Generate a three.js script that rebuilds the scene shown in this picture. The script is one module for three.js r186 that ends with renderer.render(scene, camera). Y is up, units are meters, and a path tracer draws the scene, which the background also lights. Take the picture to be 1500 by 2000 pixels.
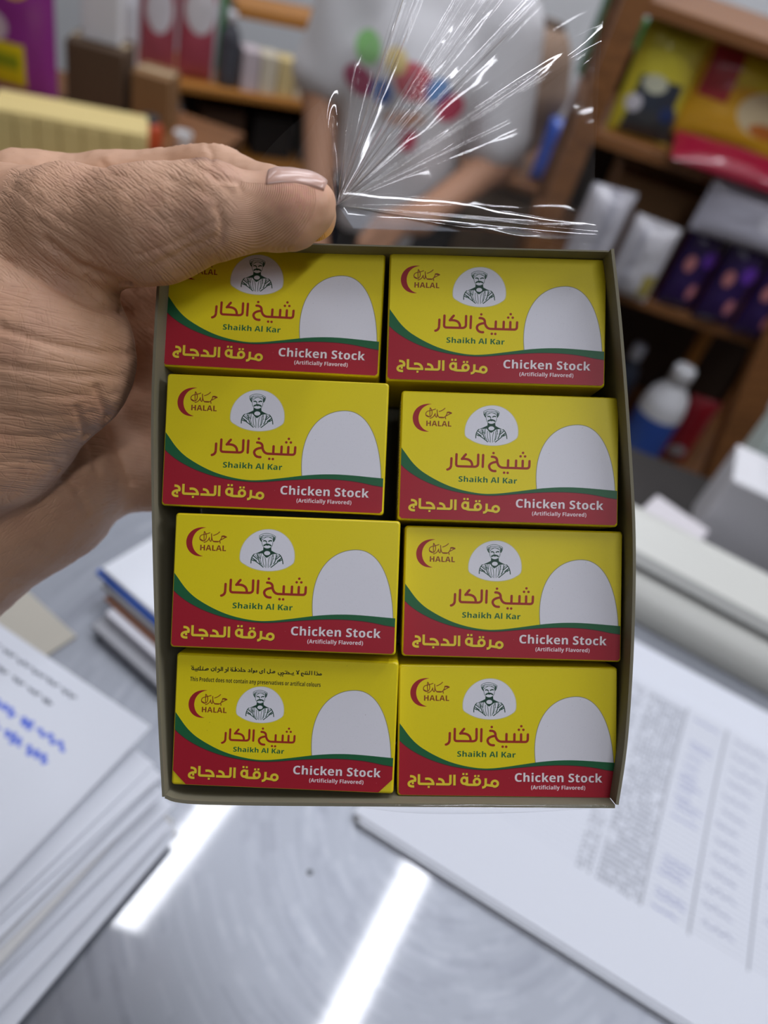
import * as THREE from 'three';
import { RoundedBoxGeometry } from 'three/addons/geometries/RoundedBoxGeometry.js';
import { RectAreaLightUniformsLib } from 'three/addons/lights/RectAreaLightUniformsLib.js';
import { mergeGeometries } from 'three/addons/utils/BufferGeometryUtils.js';
import { ImprovedNoise } from 'three/addons/math/ImprovedNoise.js';

// ---------------------------------------------------------------- camera, light, exposure
const scene = new THREE.Scene();
scene.background = new THREE.Color(0x000000);
const renderer = new THREE.WebGLRenderer();
renderer.toneMapping = THREE.LinearToneMapping;
renderer.toneMappingExposure = 1.06;
renderer.shadowMap.enabled = true;
RectAreaLightUniformsLib.init();

const PITCH = THREE.MathUtils.degToRad(42), ROLL = THREE.MathUtils.degToRad(19);
const EYE = new THREE.Vector3(0, 1.6, 0);
const FWD = new THREE.Vector3(0, -Math.sin(PITCH), -Math.cos(PITCH));
const UP0 = new THREE.Vector3(0, Math.cos(PITCH), -Math.sin(PITCH));
const RIGHT = new THREE.Vector3(1, 0, 0).multiplyScalar(Math.cos(ROLL)).addScaledVector(UP0, Math.sin(ROLL));
const UP = UP0.clone().multiplyScalar(Math.cos(ROLL)).addScaledVector(new THREE.Vector3(1, 0, 0), -Math.sin(ROLL));
const camera = new THREE.PerspectiveCamera(2 * Math.atan(1000 / 1500) * 180 / Math.PI, 0.75, 0.02, 30);
const camQ = new THREE.Quaternion().setFromRotationMatrix(new THREE.Matrix4().makeBasis(RIGHT, UP, FWD.clone().negate()));
camera.position.copy(EYE);
camera.quaternion.copy(camQ);
camera.focus = 0.2;
camera.userData.fStop = 7.5;

const ROOM_TURN = THREE.MathUtils.degToRad(-15);
const LAMP = 24, LAMPS = [[-0.215, -1.0], [0.43, -1.0], [1.35, -0.7], [0.3, 1.0], [-1.5, -1.7], [1.75, -0.9], [-0.55, -2.55], [0.75, -2.5]];  // last two lamps are added to brighten the person and back wall
for (const [x, z] of LAMPS) {
  const l = new THREE.RectAreaLight(0xf5f7ff, LAMP, 0.085, 1.25);
  l.position.set(x, 2.925, z);
  l.quaternion.setFromEuler(new THREE.Euler(0, ROOM_TURN, 0)).multiply(new THREE.Quaternion().setFromEuler(new THREE.Euler(-Math.PI / 2, 0, 0)));
  l.name = 'tube_light';
  scene.add(l);
}

// ---------------------------------------------------------------- helpers
let seed = 7;
const rnd = () => { seed = (seed * 1664525 + 1013904223) >>> 0; return seed / 4294967296; };
const rr = (a, b) => a + (b - a) * rnd();
const noise = new ImprovedNoise();
const taken = new Map();
function numbered(n) { const k = taken.get(n) ?? 0; taken.set(n, k + 1); return k ? n + '_' + String(k).padStart(3, '0') : n; }
function shadow(o) { o.traverse((c) => { if (c.isMesh) { c.castShadow = true; c.receiveShadow = true; } }); return o; }
function tag(o, label, category, group, kind) {
  o.name = numbered(o.name);
  if (label) o.userData.label = label;
  if (category) o.userData.category = category;
  if (group) o.userData.group = group;
  if (kind) o.userData.kind = kind;
  scene.add(shadow(o));
  return o;
}
function mesh(name, geo, mat, parent, x = 0, y = 0, z = 0, ry = 0) {
  const m = new THREE.Mesh(geo, mat); m.name = name; m.position.set(x, y, z); m.rotation.y = ry;
  if (parent) parent.add(m);
  return m;
}
function group(name, x = 0, y = 0, z = 0, ry = 0) { const g = new THREE.Group(); g.name = name; g.position.set(x, y, z); g.rotation.y = ry; return g; }
const std = (color, roughness = 0.6, more = {}) => new THREE.MeshStandardMaterial({ color, roughness, ...more });
const phys = (o) => new THREE.MeshPhysicalMaterial(o);
function canvas(w, h, draw, srgb = true) {
  const c = document.createElement('canvas'); c.width = w; c.height = h;
  draw(c.getContext('2d'), w, h);
  const t = new THREE.CanvasTexture(c);
  if (srgb) t.colorSpace = THREE.SRGBColorSpace;
  t.wrapS = t.wrapT = THREE.RepeatWrapping;
  return t;
}
const rbox = (w, h, d, r = 0.003) => new RoundedBoxGeometry(w, h, d, 2, r);
function lathe(pts, seg = 28) { return new THREE.LatheGeometry(pts.map(([r, y]) => new THREE.Vector2(r, y)), seg); }
// a point of the hand and the carton: x right, y up, z towards the face of the carton, in metres from the centre of its front
function held(o, x, y, z, rx = 0, ry = 0, rz = 0) {
  o.position.copy(EYE).addScaledVector(RIGHT, x).addScaledVector(UP, y).addScaledVector(FWD, 0.2 - z);
  o.quaternion.copy(camQ).multiply(new THREE.Quaternion().setFromEuler(new THREE.Euler(rx, ry, rz, 'ZYX')));
  return o;
}
const S = 1500;
const hp = (px, py, zmm) => { const d = 0.2 - zmm / 1000; return new THREE.Vector3((px - 750) / S * d, (1000 - py) / S * d, zmm / 1000); };

function surfaceNets(f, min, max, h) {
  const n = [0, 1, 2].map((k) => Math.ceil((max[k] - min[k]) / h) + 1), [nx, ny, nz] = n;
  const v = new Float32Array(nx * ny * nz), id = (i, j, k) => (k * ny + j) * nx + i;
  for (let k = 0; k < nz; k++) for (let j = 0; j < ny; j++) for (let i = 0; i < nx; i++) v[id(i, j, k)] = f(min[0] + i * h, min[1] + j * h, min[2] + k * h);
  const cell = new Int32Array(nx * ny * nz).fill(-1), pos = [], idx = [];
  const E = [[0, 1], [2, 3], [4, 5], [6, 7], [0, 2], [1, 3], [4, 6], [5, 7], [0, 4], [1, 5], [2, 6], [3, 7]];
  for (let k = 0; k < nz - 1; k++) for (let j = 0; j < ny - 1; j++) for (let i = 0; i < nx - 1; i++) {
    const c = []; let m = 0;
    for (let q = 0; q < 8; q++) { c[q] = v[id(i + (q & 1), j + ((q >> 1) & 1), k + (q >> 2))]; if (c[q] < 0) m++; }
    if (!m || m === 8) continue;
    let x = 0, y = 0, z = 0, t = 0;
    for (const [a, b] of E) if ((c[a] < 0) !== (c[b] < 0)) {
      const s = c[a] / (c[a] - c[b]);
      x += (a & 1) + s * ((b & 1) - (a & 1)); y += ((a >> 1) & 1) + s * (((b >> 1) & 1) - ((a >> 1) & 1)); z += (a >> 2) + s * ((b >> 2) - (a >> 2)); t++;
    }
    cell[id(i, j, k)] = pos.length / 3;
    pos.push(min[0] + (i + x / t) * h, min[1] + (j + y / t) * h, min[2] + (k + z / t) * h);
  }
  const quad = (a, b, c, d, flip) => { if (a < 0 || b < 0 || c < 0 || d < 0) return; flip ? idx.push(a, c, b, a, d, c) : idx.push(a, b, c, a, c, d); };
  for (let k = 1; k < nz - 1; k++) for (let j = 1; j < ny - 1; j++) for (let i = 1; i < nx - 1; i++) {
    const a = v[id(i, j, k)] < 0;
    if (a !== (v[id(i + 1, j, k)] < 0)) quad(cell[id(i, j - 1, k - 1)], cell[id(i, j, k - 1)], cell[id(i, j, k)], cell[id(i, j - 1, k)], !a);
    if (a !== (v[id(i, j + 1, k)] < 0)) quad(cell[id(i - 1, j, k - 1)], cell[id(i - 1, j, k)], cell[id(i, j, k)], cell[id(i, j, k - 1)], !a);
    if (a !== (v[id(i, j, k + 1)] < 0)) quad(cell[id(i - 1, j - 1, k)], cell[id(i, j - 1, k)], cell[id(i, j, k)], cell[id(i - 1, j, k)], !a);
  }
  const g = new THREE.BufferGeometry();
  g.setAttribute('position', new THREE.Float32BufferAttribute(pos, 3));
  g.setIndex(idx);
  g.computeVertexNormals();
  return g;
}
// tapered capsules joined by a smooth minimum: bones = [ax, ay, az, ra, bx, by, bz, rb]
function field(bones, k) {
  const B = bones.map(([ax, ay, az, ra, bx, by, bz, rb]) => ({ ax, ay, az, ra, dx: bx - ax, dy: by - ay, dz: bz - az, dr: rb - ra, l: 1 / Math.max(1e-9, (bx - ax) ** 2 + (by - ay) ** 2 + (bz - az) ** 2) }));
  return (x, y, z) => {
    let d = 1e3;
    for (const b of B) {
      const px = x - b.ax, py = y - b.ay, pz = z - b.az;
      const t = Math.min(1, Math.max(0, (px * b.dx + py * b.dy + pz * b.dz) * b.l));
      const e = Math.hypot(px - t * b.dx, py - t * b.dy, pz - t * b.dz) - b.ra - t * b.dr;
      const h = Math.max(k - Math.abs(d - e), 0) / k;
      d = Math.min(d, e) - h * h * k * 0.25;
    }
    return d;
  };
}

// ---------------------------------------------------------------- the setting
const plaster = std(0xe4e8ec, 0.85), stocked = std(0x8f8880, 0.85), ceilingMat = std(0xf3f4f4, 0.9);
const floorMat = std(0xffffff, 0.45, { map: canvas(512, 512, (c) => {
  c.fillStyle = '#6a6259'; c.fillRect(0, 0, 512, 512);
  for (let i = 0; i < 5000; i++) { c.fillStyle = `rgba(${rnd() < 0.5 ? '60,50,40' : '190,180,170'},0.12)`; c.fillRect(rnd() * 512, rnd() * 512, rr(1, 4), rr(1, 4)); }
}) });
const RX0 = -2.7, RX1 = 2.3, RZ0 = -3.3, RZ1 = 2.4, CEIL = 3;
const slab = (name, w, h, d, x, y, z, m) => tag(mesh(name, new THREE.BoxGeometry(w, h, d), m, null, x, y, z), null, null, null, 'structure');
slab('floor', RX1 - RX0 + 0.4, 0.2, RZ1 - RZ0 + 0.4, (RX0 + RX1) / 2, -0.1, (RZ0 + RZ1) / 2, floorMat);
slab('ceiling', RX1 - RX0 + 0.4, 0.2, RZ1 - RZ0 + 0.4, (RX0 + RX1) / 2, CEIL + 0.1, (RZ0 + RZ1) / 2, ceilingMat);
slab('wall_back', RX1 - RX0 + 0.4, CEIL, 0.2, (RX0 + RX1) / 2, CEIL / 2, RZ0 - 0.1, plaster);
slab('wall_front', RX1 - RX0 + 0.4, CEIL, 0.2, (RX0 + RX1) / 2, CEIL / 2, RZ1 + 0.1, stocked);
slab('wall_left', 0.2, CEIL, RZ1 - RZ0, RX0 - 0.1, CEIL / 2, (RZ0 + RZ1) / 2, stocked);
slab('wall_right', 0.2, CEIL, RZ1 - RZ0, RX1 + 0.1, CEIL / 2, (RZ0 + RZ1) / 2, stocked);
const glow = std(0xffffff, 0.5, { emissive: 0xf5f7ff, emissiveIntensity: 3 }), white = std(0xe9e9e6, 0.5);
LAMPS.forEach(([x, z], i) => {  // the last two fittings belong to the added background lamps
  const g = group('ceiling_lamp', x, CEIL, z, ROOM_TURN);
  mesh('housing', rbox(0.12, 0.045, 1.3, 0.008), white, g, 0, -0.0225, 0);
  mesh('diffuser', rbox(0.085, 0.022, 1.25, 0.008), glow, g, 0, -0.056, 0);
  tag(g, 'long white ceiling batten lamp over the shop, the two farthest added for brightness', 'lamp', 'ceiling batten lamps');
});

// ---------------------------------------------------------------- counter
const steelBump = canvas(2048, 2048, (c, w, h) => {
  c.fillStyle = '#808080'; c.fillRect(0, 0, w, h);
  for (let i = 0; i < 9000; i++) {
    const cx = rnd() < 0.6 ? w * 0.62 : rnd() * w, cy = rnd() < 0.6 ? h * 0.62 : rnd() * h, r = rr(30, 900), a = rnd() * 6.28;
    c.strokeStyle = rnd() < 0.5 ? `rgba(255,255,255,${rr(0.03, 0.16)})` : `rgba(0,0,0,${rr(0.03, 0.16)})`;
    c.lineWidth = rr(0.5, 1.6); c.beginPath(); c.arc(cx, cy, r, a, a + rr(0.05, 0.4)); c.stroke();
  }
}, false);
const steelTone = canvas(1024, 1024, (c, w, h) => {
  c.fillStyle = '#b4b6ba'; c.fillRect(0, 0, w, h);
  for (let i = 0; i < 2600; i++) {
    const a = rnd() * 6.28, r = rr(20, 520);
    c.strokeStyle = rnd() < 0.5 ? 'rgba(240,242,245,0.10)' : 'rgba(120,122,128,0.10)';
    c.lineWidth = rr(1, 7); c.beginPath(); c.arc(w * 0.62, h * 0.62, r, a, a + rr(0.05, 0.35)); c.stroke();
  }
});
const steel = phys({ color: 0xbfc2c8, map: steelTone, metalness: 1, roughness: 0.46, bumpMap: steelBump, bumpScale: 0.00004, clearcoat: 1, clearcoatRoughness: 0.06 });
const CT = 1.1;
{
  const g = group('counter', 0.0, 0, -0.2, ROOM_TURN);
  const top = new THREE.BoxGeometry(2.2, 0.03, 0.98);
  const p = top.attributes.position, uv = top.attributes.uv;
  for (let i = 0; i < p.count; i++) uv.setXY(i, p.getX(i) / 0.8 + 0.5, p.getZ(i) / 0.8 + 0.5);
  mesh('worktop', top, steel, g, 0, CT - 0.015, 0);
  mesh('front_panel', new THREE.BoxGeometry(2.16, CT - 0.03, 0.03), std(0x8d8f92, 0.5), g, 0, (CT - 0.03) / 2, 0.44);
  mesh('back_panel', new THREE.BoxGeometry(2.16, CT - 0.03, 0.03), std(0x9a9a98, 0.5), g, 0, (CT - 0.03) / 2, -0.44);
  for (const s of [-1, 1]) mesh('side_panel', new THREE.BoxGeometry(0.03, CT - 0.03, 0.85), std(0x8d8f92, 0.5), g, s * 1.065, (CT - 0.03) / 2, 0);
  const screw = mesh('rivet', lathe([[0, 0.0006], [0.0013, 0.0005], [0.0019, 0]], 16), std(0x22252a, 0.5), g, 0, CT, 0);
  const q = new THREE.Vector3(0.03, 0, -0.208).sub(new THREE.Vector3(0, 0, -0.2)).applyAxisAngle(new THREE.Vector3(0, 1, 0), -ROOM_TURN);
  screw.position.set(q.x, CT, q.z);
  tag(g, 'brushed steel shop counter with swirling scratches', 'counter');
}
{ // pale rounded ledge along the far edge of the counter
  const g = group('ledge', 0.33, CT + 0.0035, -0.572, ROOM_TURN);
  const s = new THREE.Shape();
  s.moveTo(-0.062, 0); s.lineTo(-0.06, 0.018); s.quadraticCurveTo(-0.056, 0.034, -0.036, 0.036); s.lineTo(0.03, 0.03); s.quadraticCurveTo(0.056, 0.026, 0.062, 0); s.closePath();
  const e = new THREE.ExtrudeGeometry(s, { depth: 1.0, bevelEnabled: true, bevelSize: 0.003, bevelThickness: 0.003, bevelSegments: 2, curveSegments: 10 });
  e.rotateY(-Math.PI / 2); e.translate(0.72, 0, 0);
  mesh('ledge_body', e, std(0xc9cac4, 0.35), g);
  mesh('inlay', rbox(0.98, 0.004, 0.02, 0.0015), std(0x8e8f8c, 0.5), g, 0.22, 0.0365, 0.03);
  tag(g, 'pale grey rounded ledge along the far edge of the counter', 'ledge');
}

// ---------------------------------------------------------------- papers
function sheetGeo(w, h, t, bend = () => 0, nx = 16, nz = 12) {
  const g = new THREE.BoxGeometry(w, t, h, nx, 1, nz), p = g.attributes.position;
  for (let i = 0; i < p.count; i++) p.setY(i, p.getY(i) + bend(p.getX(i) / w + 0.5, p.getZ(i) / h + 0.5));
  g.computeVertexNormals();
  return g;
}
const paperMat = std(0xd3d7e0, 0.8), paperWarm = std(0xcbcbcb, 0.8), paperEdge = std(0xc4c5c9, 0.85);
const topSlots = (m) => [paperEdge, paperEdge, m, paperMat, paperEdge, paperEdge];
function scribble(c, x, y, w, h, n = 7) {
  c.beginPath(); c.moveTo(x, y);
  for (let i = 1; i <= n; i++) c.quadraticCurveTo(x + w * (i - 0.5) / n + rr(-2, 2), y + (i % 2 ? -h : h) * rr(0.4, 1), x + w * i / n, y + rr(-h, h) * 0.3);
  c.stroke();
}
const letterTex = canvas(1485, 1050, (c, w, h) => {
  c.fillStyle = '#d3d7e0'; c.fillRect(0, 0, w, h);
  c.strokeStyle = '#5d6270'; c.lineWidth = 7;
  for (const [y, x0, x1] of [[62, 560, 1235], [118, 540, 1215]]) for (let x = x0; x < x1; x += 62) scribble(c, x, y, rr(34, 56), 11, 5);
  for (const [y, x0, x1] of [[175, 520, 990], [225, 500, 960]]) for (let x = x0; x < x1; x += 62) scribble(c, x, y, rr(34, 56), 10, 5);
  c.strokeStyle = '#6478d2'; c.lineWidth = 12;
  for (const [y, list] of [[205, [[1060, 80], [1165, 45], [1225, 115]]], [262, [[1035, 105], [1160, 70], [1245, 80]]]]) for (const [x, ww] of list) scribble(c, x, y, ww, 24, 6);
});
const STK = THREE.MathUtils.degToRad(-20);
const stackAt = (cx, cz, turn, w = 0.297, h = 0.21) => {   // a sheet whose far right corner lies at cx, cz
  const o = new THREE.Vector3(-w / 2, 0, h / 2).applyAxisAngle(new THREE.Vector3(0, 1, 0), turn);
  return [cx + o.x, cz + o.z];
};
{
  let y = CT;
  const n = 21;
  for (let i = 0; i < n; i++) {
    const t = rr(0.0013, 0.0026), turn = STK + rr(-0.06, 0.06), [x, z] = stackAt(-0.06 + rr(-0.009, 0.007) - i * 0.0008, -0.2 + rr(-0.007, 0.007) - i * 0.0008, turn);
    const g = sheetGeo(0.297, 0.21, t, (u, v) => 0, 6, 6);
    tag(mesh('paper_bundle', g, i % 3 ? paperMat : paperWarm, null, x, y + t / 2, z, turn), i ? 'thin bundle of white sheets inside the pile of papers beside the held tray' : 'lowest bundle of white sheets, lying on the steel counter', 'paper', 'bundles in the paper pile');
    y += t;
  }
  let [x, z] = stackAt(-0.083, -0.222, STK);
  tag(mesh('paper_sheet', sheetGeo(0.297, 0.21, 0.0008, (u, v) => 0.0035 * u * u * v), paperMat, null, x, y + 0.0006, z, STK), 'blank white sheet just under the letter on the paper pile', 'paper');
  [x, z] = stackAt(-0.094, -0.24, STK + 0.07);
  tag(mesh('letter', sheetGeo(0.297, 0.21, 0.0006, (u, v) => 0.004 * u * u), topSlots(std(0xffffff, 0.8, { map: letterTex })), null, x, y + 0.0055, z, STK + 0.07), 'white letter with blue stamp lettering on top of the paper pile', 'paper');
}
// the far pile: folders and books behind the hand
{
  const T = THREE.MathUtils.degToRad(-24);
  let y = CT;
  const lay = [['paper_bundle', 0.006, 0xd2d3da, 'white bundle of sheets at the bottom of the folder pile', -0.168, -0.318], ['folder', 0.004, 0x9b9ca2, 'grey card folder low in the folder pile', -0.178, -0.322], ['paper_bundle', 0.008, 0xd8d8e0, 'thick white bundle of sheets in the middle of the folder pile', -0.170, -0.328],
    ['folder', 0.0025, 0x8d5a3c, 'thin brown card folder in the folder pile', -0.176, -0.338], ['paper_bundle', 0.006, 0xb9babd, 'grey-white bundle of sheets under the blue folder', -0.182, -0.345], ['folder', 0.004, 0x2a5fc0, 'blue plastic folder near the top of the folder pile', -0.190, -0.352], ['paper_bundle', 0.004, 0xe4e8f0, 'white sheets lying on the blue folder', -0.188, -0.358]];
  for (const [n, t, col, label, x, z] of lay) {
    const o = new THREE.Vector3(0.075, 0, -0.08).applyAxisAngle(new THREE.Vector3(0, 1, 0), T + rr(-0.03, 0.03));
    tag(mesh(n, rbox(0.15, t, 0.16, Math.min(0.0012, t / 3)), std(col, 0.6), null, x + o.x, y + t / 2, z + o.z, T), label, n === 'folder' ? 'folder' : 'paper');
    y += t;
  }
  tag(mesh('pale_patch_sheet', rbox(0.11, 0.002, 0.075, 0.0008), std(0xb5b0a4, 0.8), null, -0.25, CT + 0.001, -0.302, T), 'thin beige grey sheet added as a pale patch between the paper piles', 'card');  // thin beige grey plate added as a pale patch on the counter
}
// ledger sheets on the right
const ledgerTex = canvas(2048, 1448, (c, w, h) => {
  c.fillStyle = '#d3d7e0'; c.fillRect(0, 0, w, h);
  const b = 1109;
  c.strokeStyle = 'rgba(95,100,115,0.55)'; c.lineWidth = 2.2;
  for (let y = 40; y <= b; y += 27) { c.beginPath(); c.moveTo(712, y); c.lineTo(w, y); c.stroke(); }
  c.strokeStyle = 'rgba(140,145,165,0.35)'; c.lineWidth = 2;
  for (let y = 40; y <= b; y += 27) { c.beginPath(); c.moveTo(180, y); c.lineTo(712, y); c.stroke(); }
  c.strokeStyle = '#4b4f5c'; c.lineWidth = 4;
  for (const x of [960, 1131, 1336, 1560, 1800]) { c.beginPath(); c.moveTo(x, 20); c.lineTo(x, b + 12); c.stroke(); }
  c.fillStyle = 'rgba(90,95,108,0.75)';
  for (let y = 46; y < b; y += 27) { for (let x = 800; x < 945; x += 13) if (rnd() < 0.85) c.fillRect(x, y + rr(0, 5), 8, 14); for (let x = 726; x < 775; x += 14) if (rnd() < 0.7) c.fillRect(x, y + 3, 8, 12); }
  c.strokeStyle = 'rgba(70,80,150,0.9)'; c.lineWidth = 4;
  for (let y = 60; y < b; y += 27) { if (rnd() < 0.62) scribble(c, rr(985, 1005), y, rr(60, 110), 13, 6); }
  c.strokeStyle = 'rgba(70,75,120,0.85)';
  for (let y = 60; y < b; y += 81) { scribble(c, rr(1155, 1180), y, rr(80, 140), 22, 6); if (rnd() < 0.6) scribble(c, rr(1370, 1400), y, rr(90, 140), 22, 6); }
  c.strokeStyle = 'rgba(90,100,170,0.6)';
  for (let y = 200; y < 700; y += 54) scribble(c, rr(280, 330), y, rr(160, 280), 10, 8);
});
{
  const T = THREE.MathUtils.degToRad(-14);
  const at = (cx, cz, w, h) => { const o = new THREE.Vector3(w / 2, 0, -h / 2).applyAxisAngle(new THREE.Vector3(0, 1, 0), T); return [cx + o.x, cz + o.z]; };  // near left corner
  let y = CT;
  const under = [[0.054, -0.246, 'lowest white sheet under the ruled ledger page'], [0.049, -0.249, 'second white sheet under the ruled ledger page'], [0.051, -0.2475, 'third white sheet under the ruled ledger page']];
  under.forEach(([cx, cz, label], i) => {
    const [x, z] = at(cx, cz, 0.42, 0.29);
    tag(mesh('paper_sheet', sheetGeo(0.42, 0.29, 0.0014, () => 0, 4, 4), i === 1 ? paperWarm : paperMat, null, x, y + 0.0008, z, T), label, 'paper');
    y += 0.0017;
  });
  const [x, z] = at(0.047, -0.252, 0.42, 0.235);
  tag(mesh('ledger_page', sheetGeo(0.42, 0.235, 0.0008, (u, v) => 0.010 * Math.pow(1 - v, 4)), topSlots(std(0xffffff, 0.8, { map: ledgerTex })), null, x, y + 0.0008, z, T), 'ruled ledger page with handwritten columns lying on white sheets', 'paper');
}

// ---------------------------------------------------------------- the held tray and its cartons
const INK = { yellow: '#ecd90c', red: '#a8142a', green: '#17633a', title: '#a3281c', white: '#e9e9f2' };
function strokes(c, list) { for (const s of list) { c.beginPath(); c.moveTo(s[0], s[1]); for (let i = 2; i < s.length;) { if (s[i] === 'q') { c.quadraticCurveTo(s[i + 1], s[i + 2], s[i + 3], s[i + 4]); i += 5; } else { c.lineTo(s[i], s[i + 1]); i += 2; } } c.stroke(); } }
function frontTexture(variant) {
  return canvas(1360, 825, (c, W, H) => {
    c.fillStyle = INK.yellow; c.fillRect(0, 0, W, H);
    // drawing runs in the frame of one photographed carton, 3.125 units to its pixel
    const base = () => { c.setTransform(1, 0, 0, 1, 0, 0); };
    const frame = (k, ox, oy) => { base(); c.transform(0.99871, -0.04039, 0.03268, 0.99871, 0, 0); c.translate(-75, -25); c.scale(3.125 / k, 3.125 / k); c.translate((ox - 300) * k, (oy - 720) * k); };
    const moved = (x0, y0, x1, y1, s) => { if (!variant) return; const m = c.getTransform(); c.setTransform(1, 0, 0, 1, 0, 0); c.translate(x1, y1); c.scale(s, s); c.translate(-x0, -y0); c.transform(m.a, m.b, m.c, m.d, m.e, m.f); };
    c.lineCap = 'round'; c.lineJoin = 'round';
    // plain white panel where the drawn figure stands
    frame(3.125, 300, 720);
    c.fillStyle = INK.white; c.strokeStyle = '#8d8a6c'; c.lineWidth = 4;
    c.beginPath(); c.moveTo(912, 690); c.bezierCurveTo(880, 400, 1010, 250, 1175, 250); c.bezierCurveTo(1330, 250, 1400, 460, 1402, 700); c.closePath(); c.fill(); c.stroke();
    // red field and green wave
    const up = [[60, 385], [150, 520], [270, 602], [400, 662], [550, 696], [650, 698], [800, 681], [950, 661], [1100, 655], [1250, 665], [1420, 684]];
    const lo = [[50, 495], [130, 566], [250, 632], [400, 682], [560, 704], [660, 707], [820, 693], [1000, 684], [1150, 689], [1280, 706], [1420, 742]];
    const area = (pts) => { c.beginPath(); c.moveTo(-60, 1000); c.lineTo(pts[0][0] - 60, pts[0][1] - 80); for (let i = 0; i < pts.length - 1; i++) { const [x, y] = pts[i], [x2, y2] = pts[i + 1]; c.quadraticCurveTo(x, y, (x + x2) / 2, (y + y2) / 2); } c.lineTo(1500, pts[pts.length - 1][1] + 6); c.lineTo(1500, 1000); c.closePath(); c.fill(); };
    c.fillStyle = INK.green; area(up);
    c.fillStyle = '#5c1522'; c.save(); c.translate(0, 1); area(lo); c.restore();
    c.fillStyle = INK.red; c.save(); c.translate(0, 5); area(lo); c.restore();
    // crescent and HALAL, traced at 15 units to the pixel
    frame(15, 335, 745); moved(190, 180, 200, 322, 0.97);
    c.fillStyle = '#a31b26';
    c.beginPath(); c.moveTo(700, 140); c.bezierCurveTo(330, 90, 120, 330, 120, 590); c.bezierCurveTo(125, 850, 330, 1040, 610, 1005); c.bezierCurveTo(420, 960, 300, 800, 295, 590); c.bezierCurveTo(300, 340, 460, 170, 700, 140); c.fill();
    c.fillStyle = c.strokeStyle = '#8a3a12';
    c.lineWidth = 24; strokes(c, [[640, 330, 650, 260, 'q', 720, 340, 705, 450, 'q', 680, 560, 600, 545, 'q', 500, 520, 520, 430, 'q', 540, 360, 640, 350, 'q', 740, 330, 810, 300], [640, 350, 640, 520], [860, 330, 'q', 860, 480, 900, 545, 'q', 970, 600, 1080, 565, 'q', 1150, 500, 1170, 410], [1160, 415, 'q', 1220, 370, 1300, 430, 'q', 1200, 480, 1130, 520], [1110, 560, 1115, 615], [640, 590, 'q', 760, 570, 800, 440, 'q', 790, 540, 840, 560, 'q', 870, 520, 860, 340], [920, 380, 'q', 1030, 350, 1100, 275]]);
    c.lineWidth = 40; strokes(c, [[1175, 405, 1290, 430], [930, 565, 1050, 570], [530, 500, 600, 540]]);
    c.font = 'bold 235px sans-serif'; c.save(); c.translate(505, 830); c.rotate(0.035); c.scale(790 / c.measureText('HALAL').width, 1); c.fillText('HALAL', 0, 0); c.restore();
    // emblem: white dome with an engraved half figure in a turban
    frame(11.54, 440, 750); moved(562, 226, 522, 318, 0.88);
    c.fillStyle = INK.white; c.strokeStyle = 'rgba(205,200,150,1)'; c.lineWidth = 14;
    c.beginPath(); c.moveTo(720, 92); c.bezierCurveTo(1060, 80, 1330, 380, 1335, 700); c.bezierCurveTo(1340, 880, 1310, 900, 1200, 965); c.bezierCurveTo(1000, 1100, 500, 1130, 190, 905); c.bezierCurveTo(90, 850, 85, 820, 90, 690); c.bezierCurveTo(110, 380, 380, 95, 720, 92); c.fill(); c.stroke();
    c.strokeStyle = c.fillStyle = '#123f2c';
    c.lineWidth = 9;
    strokes(c, [[535, 240, 'q', 700, 130, 895, 260], [535, 240, 'q', 520, 330, 590, 390], [895, 260, 'q', 905, 330, 850, 390], [545, 270, 'q', 720, 190, 890, 290], [560, 310, 'q', 720, 220, 885, 330], [600, 340, 'q', 680, 270, 720, 265, 'q', 800, 290, 850, 350], [560, 260, 600, 330], [620, 230, 560, 320], [860, 260, 840, 350], [820, 240, 880, 330], [590, 390, 'q', 590, 470, 640, 520, 'q', 700, 570, 790, 520, 'q', 840, 470, 835, 400]]);
    c.lineWidth = 26; strokes(c, [[630, 365, 'q', 660, 350, 685, 375], [745, 375, 'q', 775, 350, 810, 365], [555, 300, 580, 370], [870, 300, 850, 375]]);
    c.lineWidth = 34; strokes(c, [[640, 470, 'q', 680, 440, 715, 460, 'q', 755, 440, 790, 475]]);
    c.lineWidth = 12; strokes(c, [[700, 380, 690, 430, 735, 435]]);
    c.beginPath(); c.moveTo(625, 510); c.lineTo(620, 580); c.quadraticCurveTo(500, 640, 420, 670); c.lineTo(600, 650); c.quadraticCurveTo(640, 720, 700, 760); c.lineTo(790, 700); c.quadraticCurveTo(820, 650, 980, 680); c.quadraticCurveTo(880, 640, 805, 590); c.lineTo(800, 510); c.quadraticCurveTo(720, 590, 625, 510); c.fill();
    c.fillStyle = INK.white; c.beginPath(); c.ellipse(710, 650, 70, 50, 0, 0, 7); c.fill(); c.fillStyle = '#123f2c';
    c.lineWidth = 20;
    strokes(c, [[420, 670, 'q', 340, 740, 345, 880], [980, 680, 'q', 1060, 740, 1068, 900], [360, 800, 420, 830], [370, 760, 470, 830], [400, 710, 490, 790], [1050, 800, 990, 840], [1040, 760, 940, 840], [1010, 710, 920, 790], [450, 840, 'q', 540, 900, 620, 975], [960, 850, 'q', 880, 920, 800, 980], [500, 680, 'q', 500, 800, 560, 900], [920, 690, 'q', 910, 820, 860, 900]]);
    c.lineWidth = 11;
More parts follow.
